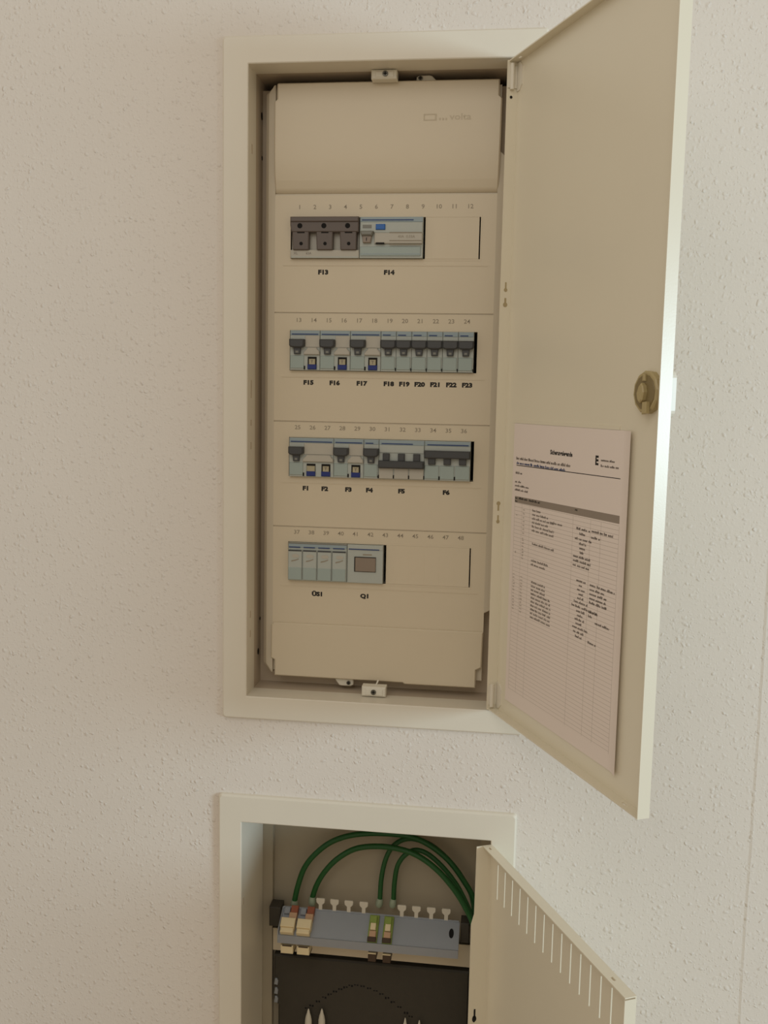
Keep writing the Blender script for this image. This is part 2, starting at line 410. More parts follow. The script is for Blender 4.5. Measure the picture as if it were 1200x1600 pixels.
# rotary lock: ten-sided olive rosette on the inside, cam, white handle on the outside face edge
LS, LZ = 270.5, 169.5
def ngon(r, n, ph=0): return [(LS+r*math.cos(2*math.pi*i/n+ph), LZ+r*math.sin(2*math.pi*i/n+ph)) for i in range(n)]
def lockprism(mbx, pts, t_front, t_back, bev=0.0):
    lps = []
    if bev: lps.append([dmap(x, z, t_front) for x, z in inset(pts, bev)]); lps.append([dmap(x, z, t_front-bev) for x, z in pts])
    else: lps.append([dmap(x, z, t_front) for x, z in pts])
    lps.append([dmap(x, z, t_back) for x, z in pts]); mbx.loops(lps)
lk = MB(); lockprism(lk, ngon(17.6, 12, .13), -4.5, SH, 1.2)
LK = put('lock', lk, 'olive', DR, UO, label='olive beige plastic lock rosette on door inside')
q = MB(); lockprism(q, ngon(14.5, 12, .13), -3.9, -4.6, .3); put('lock_plate', q, 'olive_dark', LK, UO)
q = MB(); lockprism(q, [(LS-1-4.8, LZ-1), (LS-1-3, LZ-6.5), (LS-1, LZ-9), (LS+2.5, LZ-6.5), (LS+4.4, LZ), (LS+3, LZ+5), (LS, LZ+7.5), (LS-3, LZ+5)], .2, -4, 1.0); put('lock_spindle', q, 'olive', LK, UO)
q = MB(); lockprism(q, [(LS+2.5, LZ-18), (LS+8.5, LZ-17), (LS+8.5, LZ-7.5), (LS+2.5, LZ-8)], -.5, -4, .6); put('lock_cam', q, 'olive', LK, UO)
q = MB(); lockprism(q, [(LS-1.5, LZ+9), (LS+2.5, LZ+9), (LS+2, LZ+14.5), (LS-1, LZ+14.5)], -2.2, -4, .5); put('lock_lug', q, 'olive', LK, UO)
q = MB()
pts = [(278.5, 148), (297.2, 148), (297.2, 188), (278.5, 188)]
q.loops([[dmap(s, z, SO+.1) for s, z in rrect(258, 296.8, 149, 187, 6)], [dmap(s, z, SO-4.4) for s, z in rrect(258, 296.8, 149, 187, 6)],
         [dmap(s, z, SO-6) for s, z in rrect(260, 295, 151, 185, 5)]])
put('lock_handle', q, 'white_plastic', LK, UO, label='white handle plate on door outside')
# legend pocket: clear-edged shallow rail on the door carrying the sheet
q = MB(); q.plate((22, 228), (137.2, 140.4), [], SH+.9, SH, dmap)
put('legend_rail', q, 'door', DR, UO)

# ================================================================== circuit legend sheet (flat print)
PT = SH+.9
LG = thing('legend_sheet', 'white printed fuse legend sheet with grey table stuck inside the open upper door', 'paper', dmap(137, -14, SH))
LO = dmap(137, -14, SH)
mb = MB()
def pmap(s, z, t):
    return dmap(s, z, t + 3.0*(max(0, s-236)/14)**1.5)
for s0, s1 in ((24, 130), (130, 236), (236, 241), (241, 246), (246, 250)):
    mb.plate((s0, s1), (-164.5, 137), [], PT, PT-.25, pmap)
put('paper', mb, 'paper', LG, LO)
TS = PT+.08
def rel(s, z, t=TS):
    p = dmap(s, z, t); return (p[0]-LO[0], p[1]-LO[1], p[2]-LO[2])
text('title', 'Sicherungslegende', 4.4, rel(127, 111), 'ink', LG, DV, NV, thick=.25, stretch=.97)
text('letter_logo', 'E', 8.2, rel(193, 108.3), 'ink', LG, DV, NV, thick=.5)
def words(mbx, s0, s1, z, h, dens=.8):
    """a line of illegible print: rows of letter-sized strokes"""
    s = s0
    while s < s1-1:
        wl = random.uniform(5, 13); e = min(s+wl, s1)
        x = s
        while x < e-.5:
            lw = random.uniform(.9, 1.6); hh = h*random.choice((.62, .62, .7, 1.0))
            mbx.quad([dmap(x, z-h/2, TS), dmap(min(x+lw, e), z-h/2, TS), dmap(min(x+lw, e), z-h/2+hh, TS), dmap(x, z-h/2+hh, TS)])
            if random.random() < .5:
                mbx.quad([dmap(x, z-h*.1, TS), dmap(min(x+lw+.5, e), z-h*.1, TS), dmap(min(x+lw+.5, e), z+h*.12, TS), dmap(x, z+h*.12, TS)])
            x += lw+random.uniform(.3, .6)
        s = e+1.5
def lines(name, rows, mat, h=2.4):
    q = MB()
    for r in rows: words(q, r[0], r[1], r[2], r[3] if len(r) > 3 else h)
    return put(name, q, mat, LG, LO, kind='stuff')
lines('header_print', [(31, 146, 100.5, 3.0), (200, 224, 109.5, 2.2), (200, 230, 104.5, 2.2), (30.5, 45.5, 85.2, 2.6), (30, 46, 75.8, 2.4), (30, 62, 71.6, 2.2), (30, 61, 67.2, 2.2)], 'ink_print')
q = MB(); words(q, 32, 136, 95.6, 2.8); put('link_print', q, 'blue_line', LG, LO, kind='stuff')
q = MB(); q.quad([rel2 for rel2 in [dmap(32, 92.6, TS), dmap(233, 96.6-1.5, TS), dmap(233, 95.8, TS), dmap(32, 93.4, TS)]]); put('rule_line', q, 'ink', LG, LO)
q = MB(); q.quad([dmap(31, 53.6, TS-.03), dmap(234.6, 56.4, TS-.03), dmap(234.6, 63.4, TS-.03), dmap(31, 60.2, TS-.03)]); put('header_band', q, 'header', LG, LO)
lines('band_print', [(31.5, 37, 58.6, 2.4), (31.5, 37, 55.2, 2.2), (40, 60, 58.8, 2.4), (63, 88, 58.9, 2.4), (158, 164, 60.4, 2.6)], 'ink')
# table grid
q = MB()
z = 53
while z > -150:
    q.quad([dmap(31, z, TS-.05), dmap(234.6, z+1.5, TS-.05), dmap(234.6, z+1.82, TS-.05), dmap(31, z+.32, TS-.05)]); z -= 4.05
for s in (31, 48, 66, 155, 187, 205, 234.4):
    q.quad([dmap(s, -150, TS-.05), dmap(s+.4, -150, TS-.05), dmap(s+.4, 54, TS-.05), dmap(s, 54, TS-.05)])
put('table_grid', q, 'ink_light', LG, LO, kind='stuff')
rows = []
for i, e in enumerate((90, 106, 118, 108, 119, 119)):
    rows.append((72, e, 49.6-i*4.1))
rows += [(112, 137, 42.2), (74, 120, 15.4), (73, 112, -1.8), (73, 104, -6)]
for i, e in enumerate((105, 105, 105, 116, 117, 118, 118, 118, 118, 118)):
    rows.append((75, e, -24.2-i*4.05))
lines('circuit_names', rows, 'ink_grey', 2.5)
rows = [(162, 187, 43.3), (189.5, 227, 44.2, 2.7), (168, 180, 38.8), (189, 205, 38.4), (160, 190, 33.8), (168, 181, 29.6), (169, 180, 25.4), (170, 179, 21.3),
        (158, 189, 16.8), (158, 190, 12.6), (158, 190, 8.4), (166, 183, -5.2), (171, 179, -9.4), (168, 182, -13.5), (171, 179, -17.6), (169, 180, -21.6),
        (163, 188, -25.6), (159, 206, -29.8), (168, 184, -34), (170, 180, -38), (166, 183, -42), (168, 181, -46), (162, 190, -50), (164, 184, -54.2), (168, 180, -58.4),
        (190.5, 233, -5.2, 2.7), (190.5, 216, -9.4), (190.5, 221, -13.5), (190.5, 219, -17.6), (190.5, 221, -21.6), (190, 206, -30.4), (190, 197, -34.4), (202, 228, -38.6), (191, 205, -58.9)]
lines('circuit_notes', rows, 'ink_print', 2.5)
rows = []
for i in range(14): rows.append((51, 55, 48-i*4.1 if i < 7 else 16-(i-7)*3.2, 1.9))
for i in range(12): rows += [(33, 37, -23-i*3.4, 1.8), (50, 55, -23-i*3.4, 1.8)]
rows += [(35, 38, 41, 2.2), (35, 38, 1, 2.2), (51, 54, 18, 2)]
lines('slot_column', rows, 'ink_light', 1.9)

# ================================================================== breaker cover
CVO = (5.5, 40, -171)
CV = thing('breaker_cover', 'cream plastic touch guard with four breaker rows inside the tall cabinet', 'cover', CVO)
CX0, CX1 = -119.5, 130.5
def cm(u, v, t): return (u, t, v)
# sloped side flanges
mb = MB()
def flange(x_in, x_out, z0, z1, ch0, ch1):
    pts = [(z0+ch0, 0), (z0, 4 if ch0 else 0)]
    sg = 1 if x_out > x_in else -1
    prof = lambda z, k: [(x_in, 40, z), (x_in+sg*8, 41.2, z), (x_out, 45, z), (x_out, 62, z), (x_in, 62, z)]
    a = prof(z0, 0); b = prof(z1, 0)
    # chamfer the outer corners
    a2 = [(p[0], p[1], z0+ch0) for p in a]; b2 = [(p[0], p[1], z1-ch1) for p in b]
    sh = lambda pr: [(x_in + (p[0]-x_in)*.25, p[1], p[2]) for p in pr]
    mb.loops([sh(a), a2, b2, sh(b)])
flange(CX0, -131.3, -168, 506, 10, 9)
flange(CX1, 136.2, -84, 432, 4, 6)
put('side_flange', mb, 'cover_rim', CV, CVO)
# base plate behind the blank panels
mb = MB()
mb.plate((-122, 132), (384, 503), [], 44, 45.5, cm); put('base_plate', mb, 'cover_rim', CV, CVO)
mb = MB(); mb.plate((-122, 130), (-166, -100), [], 44, 45.5, cm); put('base_plate', mb, 'cover_rim', CV, CVO)
# top blank panel: stepped upper corners, lower edge rolled back
mb = MB()
lev = [(506.6, 36.2, -117, 129.5), (505.2, 34.6, -117, 129.5), (489.2, 34.6, -117, 129.5), (486.6, 34.6, -120, 132.6), (440, 34.6, -120, 132.3), (425, 34.9, -120, 132.1),
       (412, 35.8, -120, 131.9), (402, 37.2, -119.8, 131.7), (394, 39.0, -119.7, 131.5), (389.6, 40.4, -119.6, 131.4), (387.8, 43, -119.6, 131.4)]
for (z0, y0, a0, b0), (z1, y1, a1, b1) in zip(lev, lev[1:]):
    p = [(a0, 58, z0), (a0, y0+1.4, z0), (a0+1.4, y0, z0), (b0-1.4, y0, z0), (b0, y0+1.4, z0), (b0, 58, z0)]
    q = [(a1, 58, z1), (a1, y1+1.4, z1), (a1+1.4, y1, z1), (b1-1.4, y1, z1), (b1, y1+1.4, z1), (b1, 58, z1)]
    for i in range(5): mb.quad([p[i], p[i+1], q[i+1], q[i]])
mb.quad([(-117, 58, 506.6), (-117, 37.6, 506.6), (129.5, 37.6, 506.6), (129.5, 58, 506.6)])
TP = put('top_panel', mb, 'cover', CV, CVO, smooth=True)
mb = MB()
for z in (464.3, 470.3): mb.rbox(47.5, 62, z-.7, z+.7, 34.4, 34.8, .1)
mb.rbox(47.5, 49, 465.1, 469.5, 34.4, 34.8, .1); mb.rbox(60, 62, 465.1, 469.5, 34.4, 34.8, .1)
for x in (65.5, 69, 72.5): mb.rbox(x-1, x+1, 464, 466.4, 34.4, 34.8, .1)
put('faint_logo', mb, 'logo', TP, CVO)
text('faint_lettering', 'volta', 7.0, (88-CVO[0], 34.5-CVO[1], 467.3-CVO[2]), 'logo', TP, stretch=1.25, thick=.15)
# four row panels with cut-outs
XL, XR = -101.2, 113.4
ROWZ = [339.0, 213.3, 90.8, -31.9]       # device centre heights
SEAMZ = [(387.5, 381.0), (256.0,), (131.9,), (8.95,)]
edges = [381.2, 255.8, 131.9, 8.95, -105.5]
panels = []
for r in range(4):
    z1, z0 = edges[r]-.7, edges[r+1]+.7
    if r == 3: z0 = edges[r+1]-6
    if r == 0: z1 = 386.5-.3
    zc = ROWZ[r]
    mb = MB()
    hole = (XL, XR, zc-22.9, zc+22.9)
    mb.plate((CX0, CX1), (z0, z1), [hole], 40, 43, cm)
    # faint raised field around the cut-out and slot returns
    for x0, x1, za, zb in ((XL-1.2, XL, zc-22.9, zc+22.9), (XR, XR+1.2, zc-22.9, zc+22.9), (XL-1.2, XR+1.2, zc+22.9, zc+24.8), (XL-1.2, XR+1.2, zc-24.8, zc-22.9)):
        mb.box(x0, x1, 39.7, 62, za, zb)
    mb.plate((XL-9, XR+9), (zc-30.5, zc-29.7), [], 39.55, 40.1, cm)
    p = put('row_panel', mb, 'cover', CV, CVO); panels.append(p)
    # dark backing of the cut-out gap
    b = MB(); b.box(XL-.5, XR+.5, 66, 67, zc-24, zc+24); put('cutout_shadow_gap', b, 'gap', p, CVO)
    for i in range(12):
        text('slot_number', str(r*12+i+1), 4.8, (-91.2+17.5*i-CVO[0], 39.85-CVO[1], zc+34.2-CVO[2]), 'num', p, thick=.06, stretch=1.1)
# seams between panels: thin shadow ledges
for i, z in enumerate(edges[1:4]):
    mb = MB(); mb.rbox(CX0, CX1, z-.7, z+.7, 41.2, 43, .1); put('panel_joint', mb, 'cover_rim', CV, CVO)
for i, z in enumerate(edges[0:1]):
    mb = MB(); mb.rbox(CX0, CX1, z+4.6, z+6.6, 40.6, 43, .1); put('panel_joint', mb, 'cover_rim', CV, CVO)
# blanking strips over unused slots
for r, x0 in ((0, 52.0), (3, 15.2)):
    mb = MB(); zc = ROWZ[r]
    mb.rbox(x0, 112.0, zc-22.85, zc+22.85, 39.6, 42, .25)
    for k in range(int((110.9-x0)//17.5)):
        xx = 112-17.5*(k+1)
        mb.box(xx-.15, xx+.15, 39.5, 39.8, zc-22.5, zc+22.5)
    put('blanking_strip', mb, 'cover', CV, CVO)
# bottom blank panel
mb = MB()
outl = [(-117.2, -106.5), (-120.4, -109), (-120.8, -149.5), (-116.3, -152), (-116.3, -171), (38, -171.6), (40, -173.2), (123.2, -173.2), (123.2, -152), (129.6, -148.5), (130.3, -106.5)]
mb.prism(outl, 36.5, 58, 1.2)
put('bottom_panel', mb, 'cover', CV, CVO)
LBL = [(0, [(-63.3, 'F13'), (12.1, 'F14')]), (1, [(-79, 'F15'), (-48.5, 'F16'), (-17, 'F17'), (14.2, 'F18'), (32, 'F19'), (49.5, 'F20'), (67.5, 'F21'), (85.5, 'F22'), (103.5, 'F23')]),
       (2, [(-80.8, 'F1'), (-58.5, 'F2'), (-30.5, 'F3'), (-6, 'F4'), (31.5, 'F5'), (83, 'F6')]), (3, [(-65.6, 'ÜS1'), (-9.1, 'Q1')])]
for r, ls in LBL:
    for x, s in ls:
        text('circuit_label', s, 4.8, (x-CVO[0], 39.85-CVO[1], ROWZ[r]-36.6-CVO[2]+(-1.2 if r == 0 else (-2.3 if r == 3 else 0))), 'ink', panels[r], thick=.42, stretch=1.22)

# ================================================================== devices
# local frame of a device: x to the right from its left edge, z about its centre, y=0 is the front face
def dev(name, label, cat, x, row, group=None):
    return thing(name, label, cat, (x, 35.0, ROWZ[row]), group)
def dput(name, mb, mat, parent, **k): return put(name, mb, mat, parent, (0, 0, 0), **k)

def body(parent, w, mat='device', top='device_top'):
    mb = MB(); mb.rbox(.15, w-.15, -22.5, 22.5, 0, 30, .5); b = dput('body', mb, mat, parent)
    mb = MB(); mb.rbox(.5, w-.5, 16.9, 22.2, -.5, 1, .3); dput('top_strip', mb, top, b)
    return b
def blue(parent, x0, x1, z=18.2):
    mb = MB(); mb.box(x0, x1, -.75, -.4, z-.6, z+.6); return dput('blue_stripe', mb, 'blue_line', parent)
def toggle_on(parent, x0, w=17.3):
    c = x0+8.75
    mb = MB()
    mb.prism([(c-w/2, 12.4), (c-w/2, 5.2), (c-w/2+1.6, 3.4), (c-4.6, 2.8), (c+4.6, 2.8), (c+w/2-1.6, 3.4), (c+w/2, 5.2), (c+w/2, 12.4)], -7.5, 1, 1.4)
    t = dput('toggle', mb, 'toggle', parent)
    mb = MB(); mb.prism([(c-4.2, 3.4), (c+4.2, 3.4), (c+3.6, -4.4), (c-3.6, -4.4)], -3.8, .6, .6)
    dput('toggle_stem', mb, 'toggle', t)
    mb = MB(); mb.box(c-1.6, c+1.6, -3.95, -3.7, -3.0, -.6); dput('on_mark', mb, 'toggle_grey', t)
    return t
def window(parent, x0, x1, z0=-20.5, z1=-6.0, mat='label_window'):
    mb = MB(); mb.rbox(x0, x1, z0, z1, -1.1, .5, .5); o = dput('label_window', mb, mat, parent)
    return o
def button(parent, c, tall=True):
    mb = MB(); mb.rbox(c-5.2, c+5.2, -21.6, -7.2, -.35, .4, .1); h = dput('test_button_recess', mb, 'gap', parent)
    mb = MB(); mb.rbox(c-(3.6 if tall else 4.8), c+(3.6 if tall else 4.8), -16.2, -9.6, -1.8, .2, .5); y = dput('test_button', mb, 'yellow_button', h)
    text('button_mark', 'T', 3.4, (c, -1.95, -12.8), 'ink_grey', y, thick=.15) if tall else None
    mb = MB(); mb.rbox(c-5.2, c+5.2, -21.4, -15.9, -2.2, .2, .6); dput('test_lever', mb, 'blue_button', h)
def shoulder(parent, x0, x1):
    mb = MB(); mb.prism([(x0+3.2, 3.2), (x0-1.6, -2.2), (x0-1.6, -4.9), (x1-.2, -4.9), (x1-.2, -1.5), (x1-4, 3.2)], -3.0, .5, .8)
    dput('shoulder', mb, 'device_cream', parent)
def corner_marks(parent, xs, k=1.0):
    for x in xs:
        mb = MB(); mb.rbox(x-1.0*k, x+.7*k, -21.6, -19.6+2*k-.0, -.9, .3, .15); dput('pin_mark', mb, 'gap', parent)

X0D = -100.0
# row 2: three residual-current breakers, two modules each
def rcbo(label, x, row, mods, group, tall=(True,)):
    t = dev('residual_current_breaker', label, 'circuit breaker', x, row, group); w = 17.5*mods
    body(t, w); blue(t, 2, w-2); toggle_on(t, .2)
    mb = MB(); mb.rbox(17.8, w-.4, 3.4, 16.6, -.9, .5, .4); dput('upper_face', mb, 'device_cream', t)
    shoulder(t, 18.0, w)
    window(t, .6, 16.6)
    for i in range(mods-1): button(t, 17.5*(i+1)+8.6, tall[i % len(tall)])
    corner_marks(t, [17.3])
    return t
g = 'breakers in the second row from top'
rcbo('two-module breaker with blue test button above label F15, leftmost in second row', X0D, 1, 2, g)
rcbo('two-module breaker with blue test button above label F16, in second row', X0D+35, 1, 2, g)
rcbo('two-module breaker with blue test button above label F17, in second row', X0D+70, 1, 2, g)
# six single-pole breakers
def mcb(label, x, row, group):
    t = dev('circuit_breaker', label, 'circuit breaker', x, row, group)
    body(t, 17.5); blue(t, 2, 11); toggle_on(t, 0, 17.5); window(t, .8, 16.2)
    corner_marks(t, [17.1], .55)
    return t
for i in range(6):
    mcb('narrow grey breaker with dark toggle up above label F%d, in second row' % (18+i), X0D+105+17.5*i, 1, g)
g3 = 'breakers in the third row from top'
rcbo('three-module breaker with two blue buttons above labels F1 and F2, third row', X0D, 2, 3, g3, (False, True))
rcbo('two-module breaker with one blue button above label F3, third row', X0D+52.5, 2, 2, g3)
mcb('narrow grey breaker with dark toggle up above label F4, third row', X0D+87.5, 2, g3)
# three-pole, switched off
t = dev('three_pole_breaker', 'three-pole breaker switched off, toggle bar down, above label F5', 'circuit breaker', X0D+105, 2, g3)
body(t, 52.5); blue(t, 3, 39)
mb = MB(); mb.rbox(.6, 51.9, 7.8, 16.6, -.9, .5, .4); dput('upper_face', mb, 'device', t)
mb = MB(); mb.rbox(.2, 52.3, -9.4, -1.0, -7.5, 1, 1.3); tg = dput('toggle', mb, 'toggle', t)
for i in range(3):
    mb = MB(); mb.rbox(17.5*i+4.9, 17.5*i+12.6, -1.2, 7.2, -3.8, .5, .6); dput('toggle_stem', mb, 'toggle', tg)
    mb = MB(); mb.rbox(17.5*i+.6, 17.5*i+16.9, -21.8, -9.8, -1.1, .5, .4); dput('label_window', mb, 'device_cream', t)
corner_marks(t, [.9, 17.5, 35, 52.0])
t = dev('three_pole_breaker', 'three-pole breaker switched on, toggle bar up, above label F6', 'circuit breaker', X0D+157.5, 2, g3)
body(t, 52.5); blue(t, 3, 50)
mb = MB(); mb.rbox(.2, 52.3, 3.0, 11.8, -7.5, 1, 1.3); tg = dput('toggle', mb, 'toggle', t)
for i in range(3):
    mb = MB(); mb.rbox(17.5*i+4.7, 17.5*i+12.8, -4.2, 3.3, -3.8, .5, .6); dput('toggle_stem', mb, 'toggle', tg)
    window(t, 17.5*i+.6, 17.5*i+16.8, -20.8, -5.4)
corner_marks(t, [17.3, 34.8])
# row 1: fuse switch and residual-current device
t = dev('fuse_switch', 'dark umber three-pole fuse switch with three pull handles above label F13', 'fuse switch', -100.4, 0)
w = 78.6
mb = MB(); mb.rbox(0, w, -22.5, -13.5, 0, 30, .5); mb.rbox(.6, w-.6, -14, 20, 6, 30, .3); bd = dput('body', mb, 'device_cream', t)
mb = MB(); mb.rbox(1, w-1, -22.4, -20.9, -.4, .4, .1); dput('lower_ridge', mb, 'device', bd)
text('rating_print', 'XL', 2.8, (6, -.15, -17.4), 'ink_grey', bd); text('rating_print', '63A', 2.8, (21, -.15, -17.4), 'ink_grey', bd)
mb = MB()
mb.prism([(.3, 20.5), (1.2, 22.5), (w-.4, 22.5), (w-.2, 21), (w-.2, 5.6), (1.8, 5.6), (.2, 13)], -3.5, 12, 1.0)
mb.rbox(.6, w-.4, 16.6, 22.2, -5.2, -3, .9)
br = dput('handle_bar', mb, 'fuse_dark', t)
for i, c in enumerate((12.2, 39.6, 66.6)):
    mb = MB(); mb.prism([(c-9.8, 7), (c+9.4, 7), (c+9.2, -13.2), (c+8.2, -14), (c-8.2, -14), (c-9, -13)], -2.6, 8, .9); h = dput('fuse_handle', mb, 'fuse_dark', t)
    mb = MB(); mb.cyl((c+.6, -2.5, -7), (0, -1, 0), 2.0, .3, 12); dput('test_hole', mb, 'hole', h)
    mb = MB(); mb.box(c-4, c+4.5, -2.75, -2.5, 4.4, 6.2); dput('rating_mark', mb, 'gap', h)
    mb = MB(); mb.cyl((c-.8, -3.4, 12.4), (0, -1, 0), 2.9, .3, 14); dput('inspection_hole', mb, 'hole', br)
t = dev('residual_current_device', 'pale grey residual current switch with bright blue button above label F14', 'circuit breaker', -21.4, 0)
w = 71.5
body(t, w); blue(t, 2.5, w-11, 19.0)
mb = MB(); mb.rbox(.8, w-.6, 5, 16.7, -1.2, .5, .5); dput('upper_face', mb, 'device', t)
mb = MB(); mb.rbox(17, w-.6, -7, 5, -2.6, .5, .7); mf = dput('middle_face', mb, 'device_cream', t)
for z in (5.0, -3.8, -8.2):
    mb = MB(); mb.box(34, w-1.5, -2.9, -2.5, z-.45, z+.45); dput('print_line', mb, 'num', mf)
text('rating_print', '40A  0,03A', 3.0, (53, -2.75, .5), 'num', mf)
mb = MB(); mb.rbox(18.5, 29, 8.2, 14.2, -3.0, -.5, .6); dput('test_button', mb, 'test_blue', t)
mb = MB(); mb.rbox(3.5, 13.5, 10, 13.6, -1.6, -.8, .2); dput('status_window', mb, 'toggle_grey', t)
mb = MB(); mb.prism([(.8, 6.4), (16.6, 6.4), (14.5, 1.4), (2.8, 1.4)], -7, 0, 1.2); tg = dput('toggle', mb, 'toggle_grey', t)
mb = MB(); mb.prism([(3.4, 1.8), (14, 1.8), (13, -6.2), (4.2, -6.2)], -4, 0, .6); dput('toggle_stem', mb, 'window_brown', tg)
text('on_mark', 'I', 3.4, (8.4, -4.15, -2.6), 'ink', tg, thick=.2)
mb = MB(); mb.rbox(18.8, 28.4, -7.6, -5.8, -2.95, -1, .1); dput('status_slot', mb, 'gap', t)
window(t, 1, w-2.5, -20.3, -10)
mb = MB(); mb.box(1, w-2.5, -1.3, -1.0, -18.6, -17.8); dput('window_line', mb, 'device_top', t)
# row 4: surge arrester and main switch
t = dev('surge_arrester', 'four-cartridge pale green-grey surge arrester above label ÜS1 in bottom row', 'surge protector', -100.2, 3)
bd = body(t, 70)
mb = MB(); mb.box(.6, 69.6, -.7, .2, 21.2, 22.6); dput('top_edge', mb, 'toggle_grey', bd)
for i in range(4):
    x = 17.5*i
    mb = MB(); mb.rbox(x+.5, x+16.9, -21.6, 14.2, -2.4, .5, .7); c = dput('cartridge', mb, 'device', t)
    mb = MB(); mb.rbox(x+.9, x+16.5, -21, -6.6, -2.75, -1.8, .3); dput('cartridge_foot', mb, 'label_window', c)
    mb = MB(); mb.box(x+.8, x+16.4, -2.6, -1.8, 12.6, 14.3); dput('cartridge_top_line', mb, 'toggle', c)
    mb = MB(); mb.box(x+1, x+14.6, -.8, -.4, 16.6, 17.8); dput('blue_stripe', mb, 'blue_line', t)
    mb = MB(); mb.loops([[(x+9.3+4.6*math.cos(a), y, 7.2+2.2*math.sin(a)) for a in [2*math.pi*k/14 for k in range(14)]] for y in (-2.75, -2.3)]); dput('status_window', mb, 'device_cream', c)
    mb = MB(); mb.prism([(x+4, .4), (x+5, 1.8), (x+9, 2.6), (x+13, 4.2), (x+13.4, 3.4), (x+9, 1.4), (x+5, .4)], -2.7, -2.3); dput('arrow_mark', mb, 'num', c)
t = dev('main_switch', 'broad grey main switch with smoky brown window above label Q1', 'switch', -30.0, 3)
w = 42.3
body(t, w, 'device', 'device'); blue(t, 2, w-4.5, 17.4)
mb = MB(); mb.rbox(8.6, w-8.4, -9, 8.6, -.9, .3, .2); r = dput('switch_recess', mb, 'gap', t)
mb = MB(); mb.rbox(9.8, w-8.6, -8.4, 7.8, -1.6, -.5, .3); o = dput('switch_window', mb, 'window_brown', r)
mb = MB(); mb.rbox(18.5, 29, 10.6, 12.0, -.2, .2, .05); dput('print_mark', mb, 'num', t)

# ================================================================== lower media cabinet
LCO = (1.7, 0, LZ0-28)
LC = thing('media_cabinet', 'lower open flush-mounted data cabinet with cream frame and slotted door', 'cabinet', LCO)
put('frame', frame_mesh(-173.2, 176.4, LZ0-32, -305.3, LX0, LX1, LZ0, LZ1, 97), 'frame', LC, LCO)
lb = put('back_box', box_mesh(LX0-1.3, LX1+1.3, LZ0-1.3, LZ1+1.3, 97, 108), 'lower_box', LC, LCO)
for y, z in ((60, -366), (84, -362), (76, -372)):
    mb = MB(); mb.cyl((LX0-.1, y, z), (1, 0, 0), 1.6, .3, 10); put('punched_hole', mb, 'hole', lb, LCO)
mb = MB(); mb.box(LX0-.1, LX0+.3, 2, 5, -446, -437); put('return_slot', mb, 'box', LC.children[0], LCO)
# vertical mounting rails in the rear corners
for x0, x1 in ((LX0-1, LX0+13), (LX1-13, LX1+1)):
    mb = MB(); mb.box(x0, x1, 98, 107.5, LZ0, LZ1-12)
    r = put('mounting_rail', mb, 'lower_box', LC, LCO)
    for k in range(1):
        h = MB(); h.cyl(((x0+x1)/2, 97.9, -372-k*26), (0, -1, 0), 2.0, .3, 10); put('rail_hole', h, 'hole', r, LCO)
# door
LP = Vector((148.7, -4.0, 0))
def lmap(s, z, t):
    p = LP + DV*s + NV*t; return (p.x, p.y, z)
LDZ1 = -343.0; LDZ0 = -808
slots = [(21.0+18.28*i-.95, 21.0+18.28*i+.95, -398.8, -357.6) for i in range(14)]
mb = MB()
mb.plate((.05, DW-3.45), (LDZ0+.05, LDZ1-.05), slots, 1.2, 0, lmap)
mb.plate((.02, DW-3.42), (.03, 11.47), [(6, 12, 5.2, 7.4), (264, 270, 5, 7.4)], LDZ1, LDZ1-1.2, lambda s, t, z: lmap(s, z, t))
mb.plate((.02, DW-3.42), (.03, 11.47), [], LDZ0, LDZ0+1.2, lambda s, t, z: lmap(s, z, t))
mb.plate((LDZ0, LDZ1-2.5), (0, 11.5), [], DW-4.6, DW-3.4, lambda z, t, s: lmap(s, z, t))
# hinge flange, wider below the step
hp = [(LDZ0+.1, .1), (LDZ0+.1, 23), (-436, 23), (-424, 19.5), (LDZ1-.1, 19), (LDZ1-.1, .1)]
mb.loops([[lmap(0, z, t) for z, t in hp], [lmap(1.2, z, t) for z, t in hp]])
LDR = put('door', mb, 'door', LC, LCO)
h = MB()
key = [(-553+4.2*math.sin(a), 15.6+2.6*math.cos(a)) for a in [math.radians(60-i*30+180-30) for i in range(0, 11)]]
h.loops([[lmap(1.25, z, t) for z, t in key], [lmap(1.6, z, t) for z, t in key]])
h.plate((-552, -541), (14.4, 16.4), [], 1.25, 1.6, lambda z, t, s: lmap(s, z, t))
put('keyhole', h, 'hole', LDR, LCO)

# ---- black plastic housing at the bottom
BX0, BX1, BZ1 = -128.0, 126.0, -562.0
BO = (4, 94, BZ1-170)
BB = thing('equipment_housing', 'charcoal plastic housing with moulded arc at the bottom of the lower cabinet', 'housing', BO)
mb = MB()
mb.prism([(BX0, BZ1), (BX0, BZ1-66), (BX0+6, BZ1-70), (BX0+6, BZ1-170), (BX1-6, BZ1-170), (BX1-6, BZ1-78), (BX1, BZ1-74), (BX1, BZ1)], 94, 106.5, 2.0)
put('body', mb, 'blackbox', BB, BO)
pk = [(-85.0, -632.5), (-62.3, -615.0), (-41.4, -601.3), (-20.5, -593.9), (4.7, -599.3), (27.4, -612.0), (51.0, -629.9)]
arc = [(p.x, p.z) for p in spline([(x, 0, z) for x, z in pk], 3)]
mb = MB()
for x, z in arc:
    for j in range(2):
        mb.rbox(x-1.4+3.4*j, x+.8+3.4*j, z-1.0+random.uniform(-1.2, .6), z+.8, 93.7, 94.6, .15)
put('moulded_arc', mb, 'hole', BB, BO, kind='stuff')
for z in (-598.5, -611.5, -623.5):
    mb = MB(); x = -124.9; zz = max(z, -624)
    mb.prism([(x-2.6, zz-4), (x+2.2, zz-4.5), (x+3, zz+1), (x+1.5, zz+4.5), (x-1.2, zz+4.5)], 91.8, 94.6, .7)
    put('side_clip', mb, 'zinc', BB, BO)
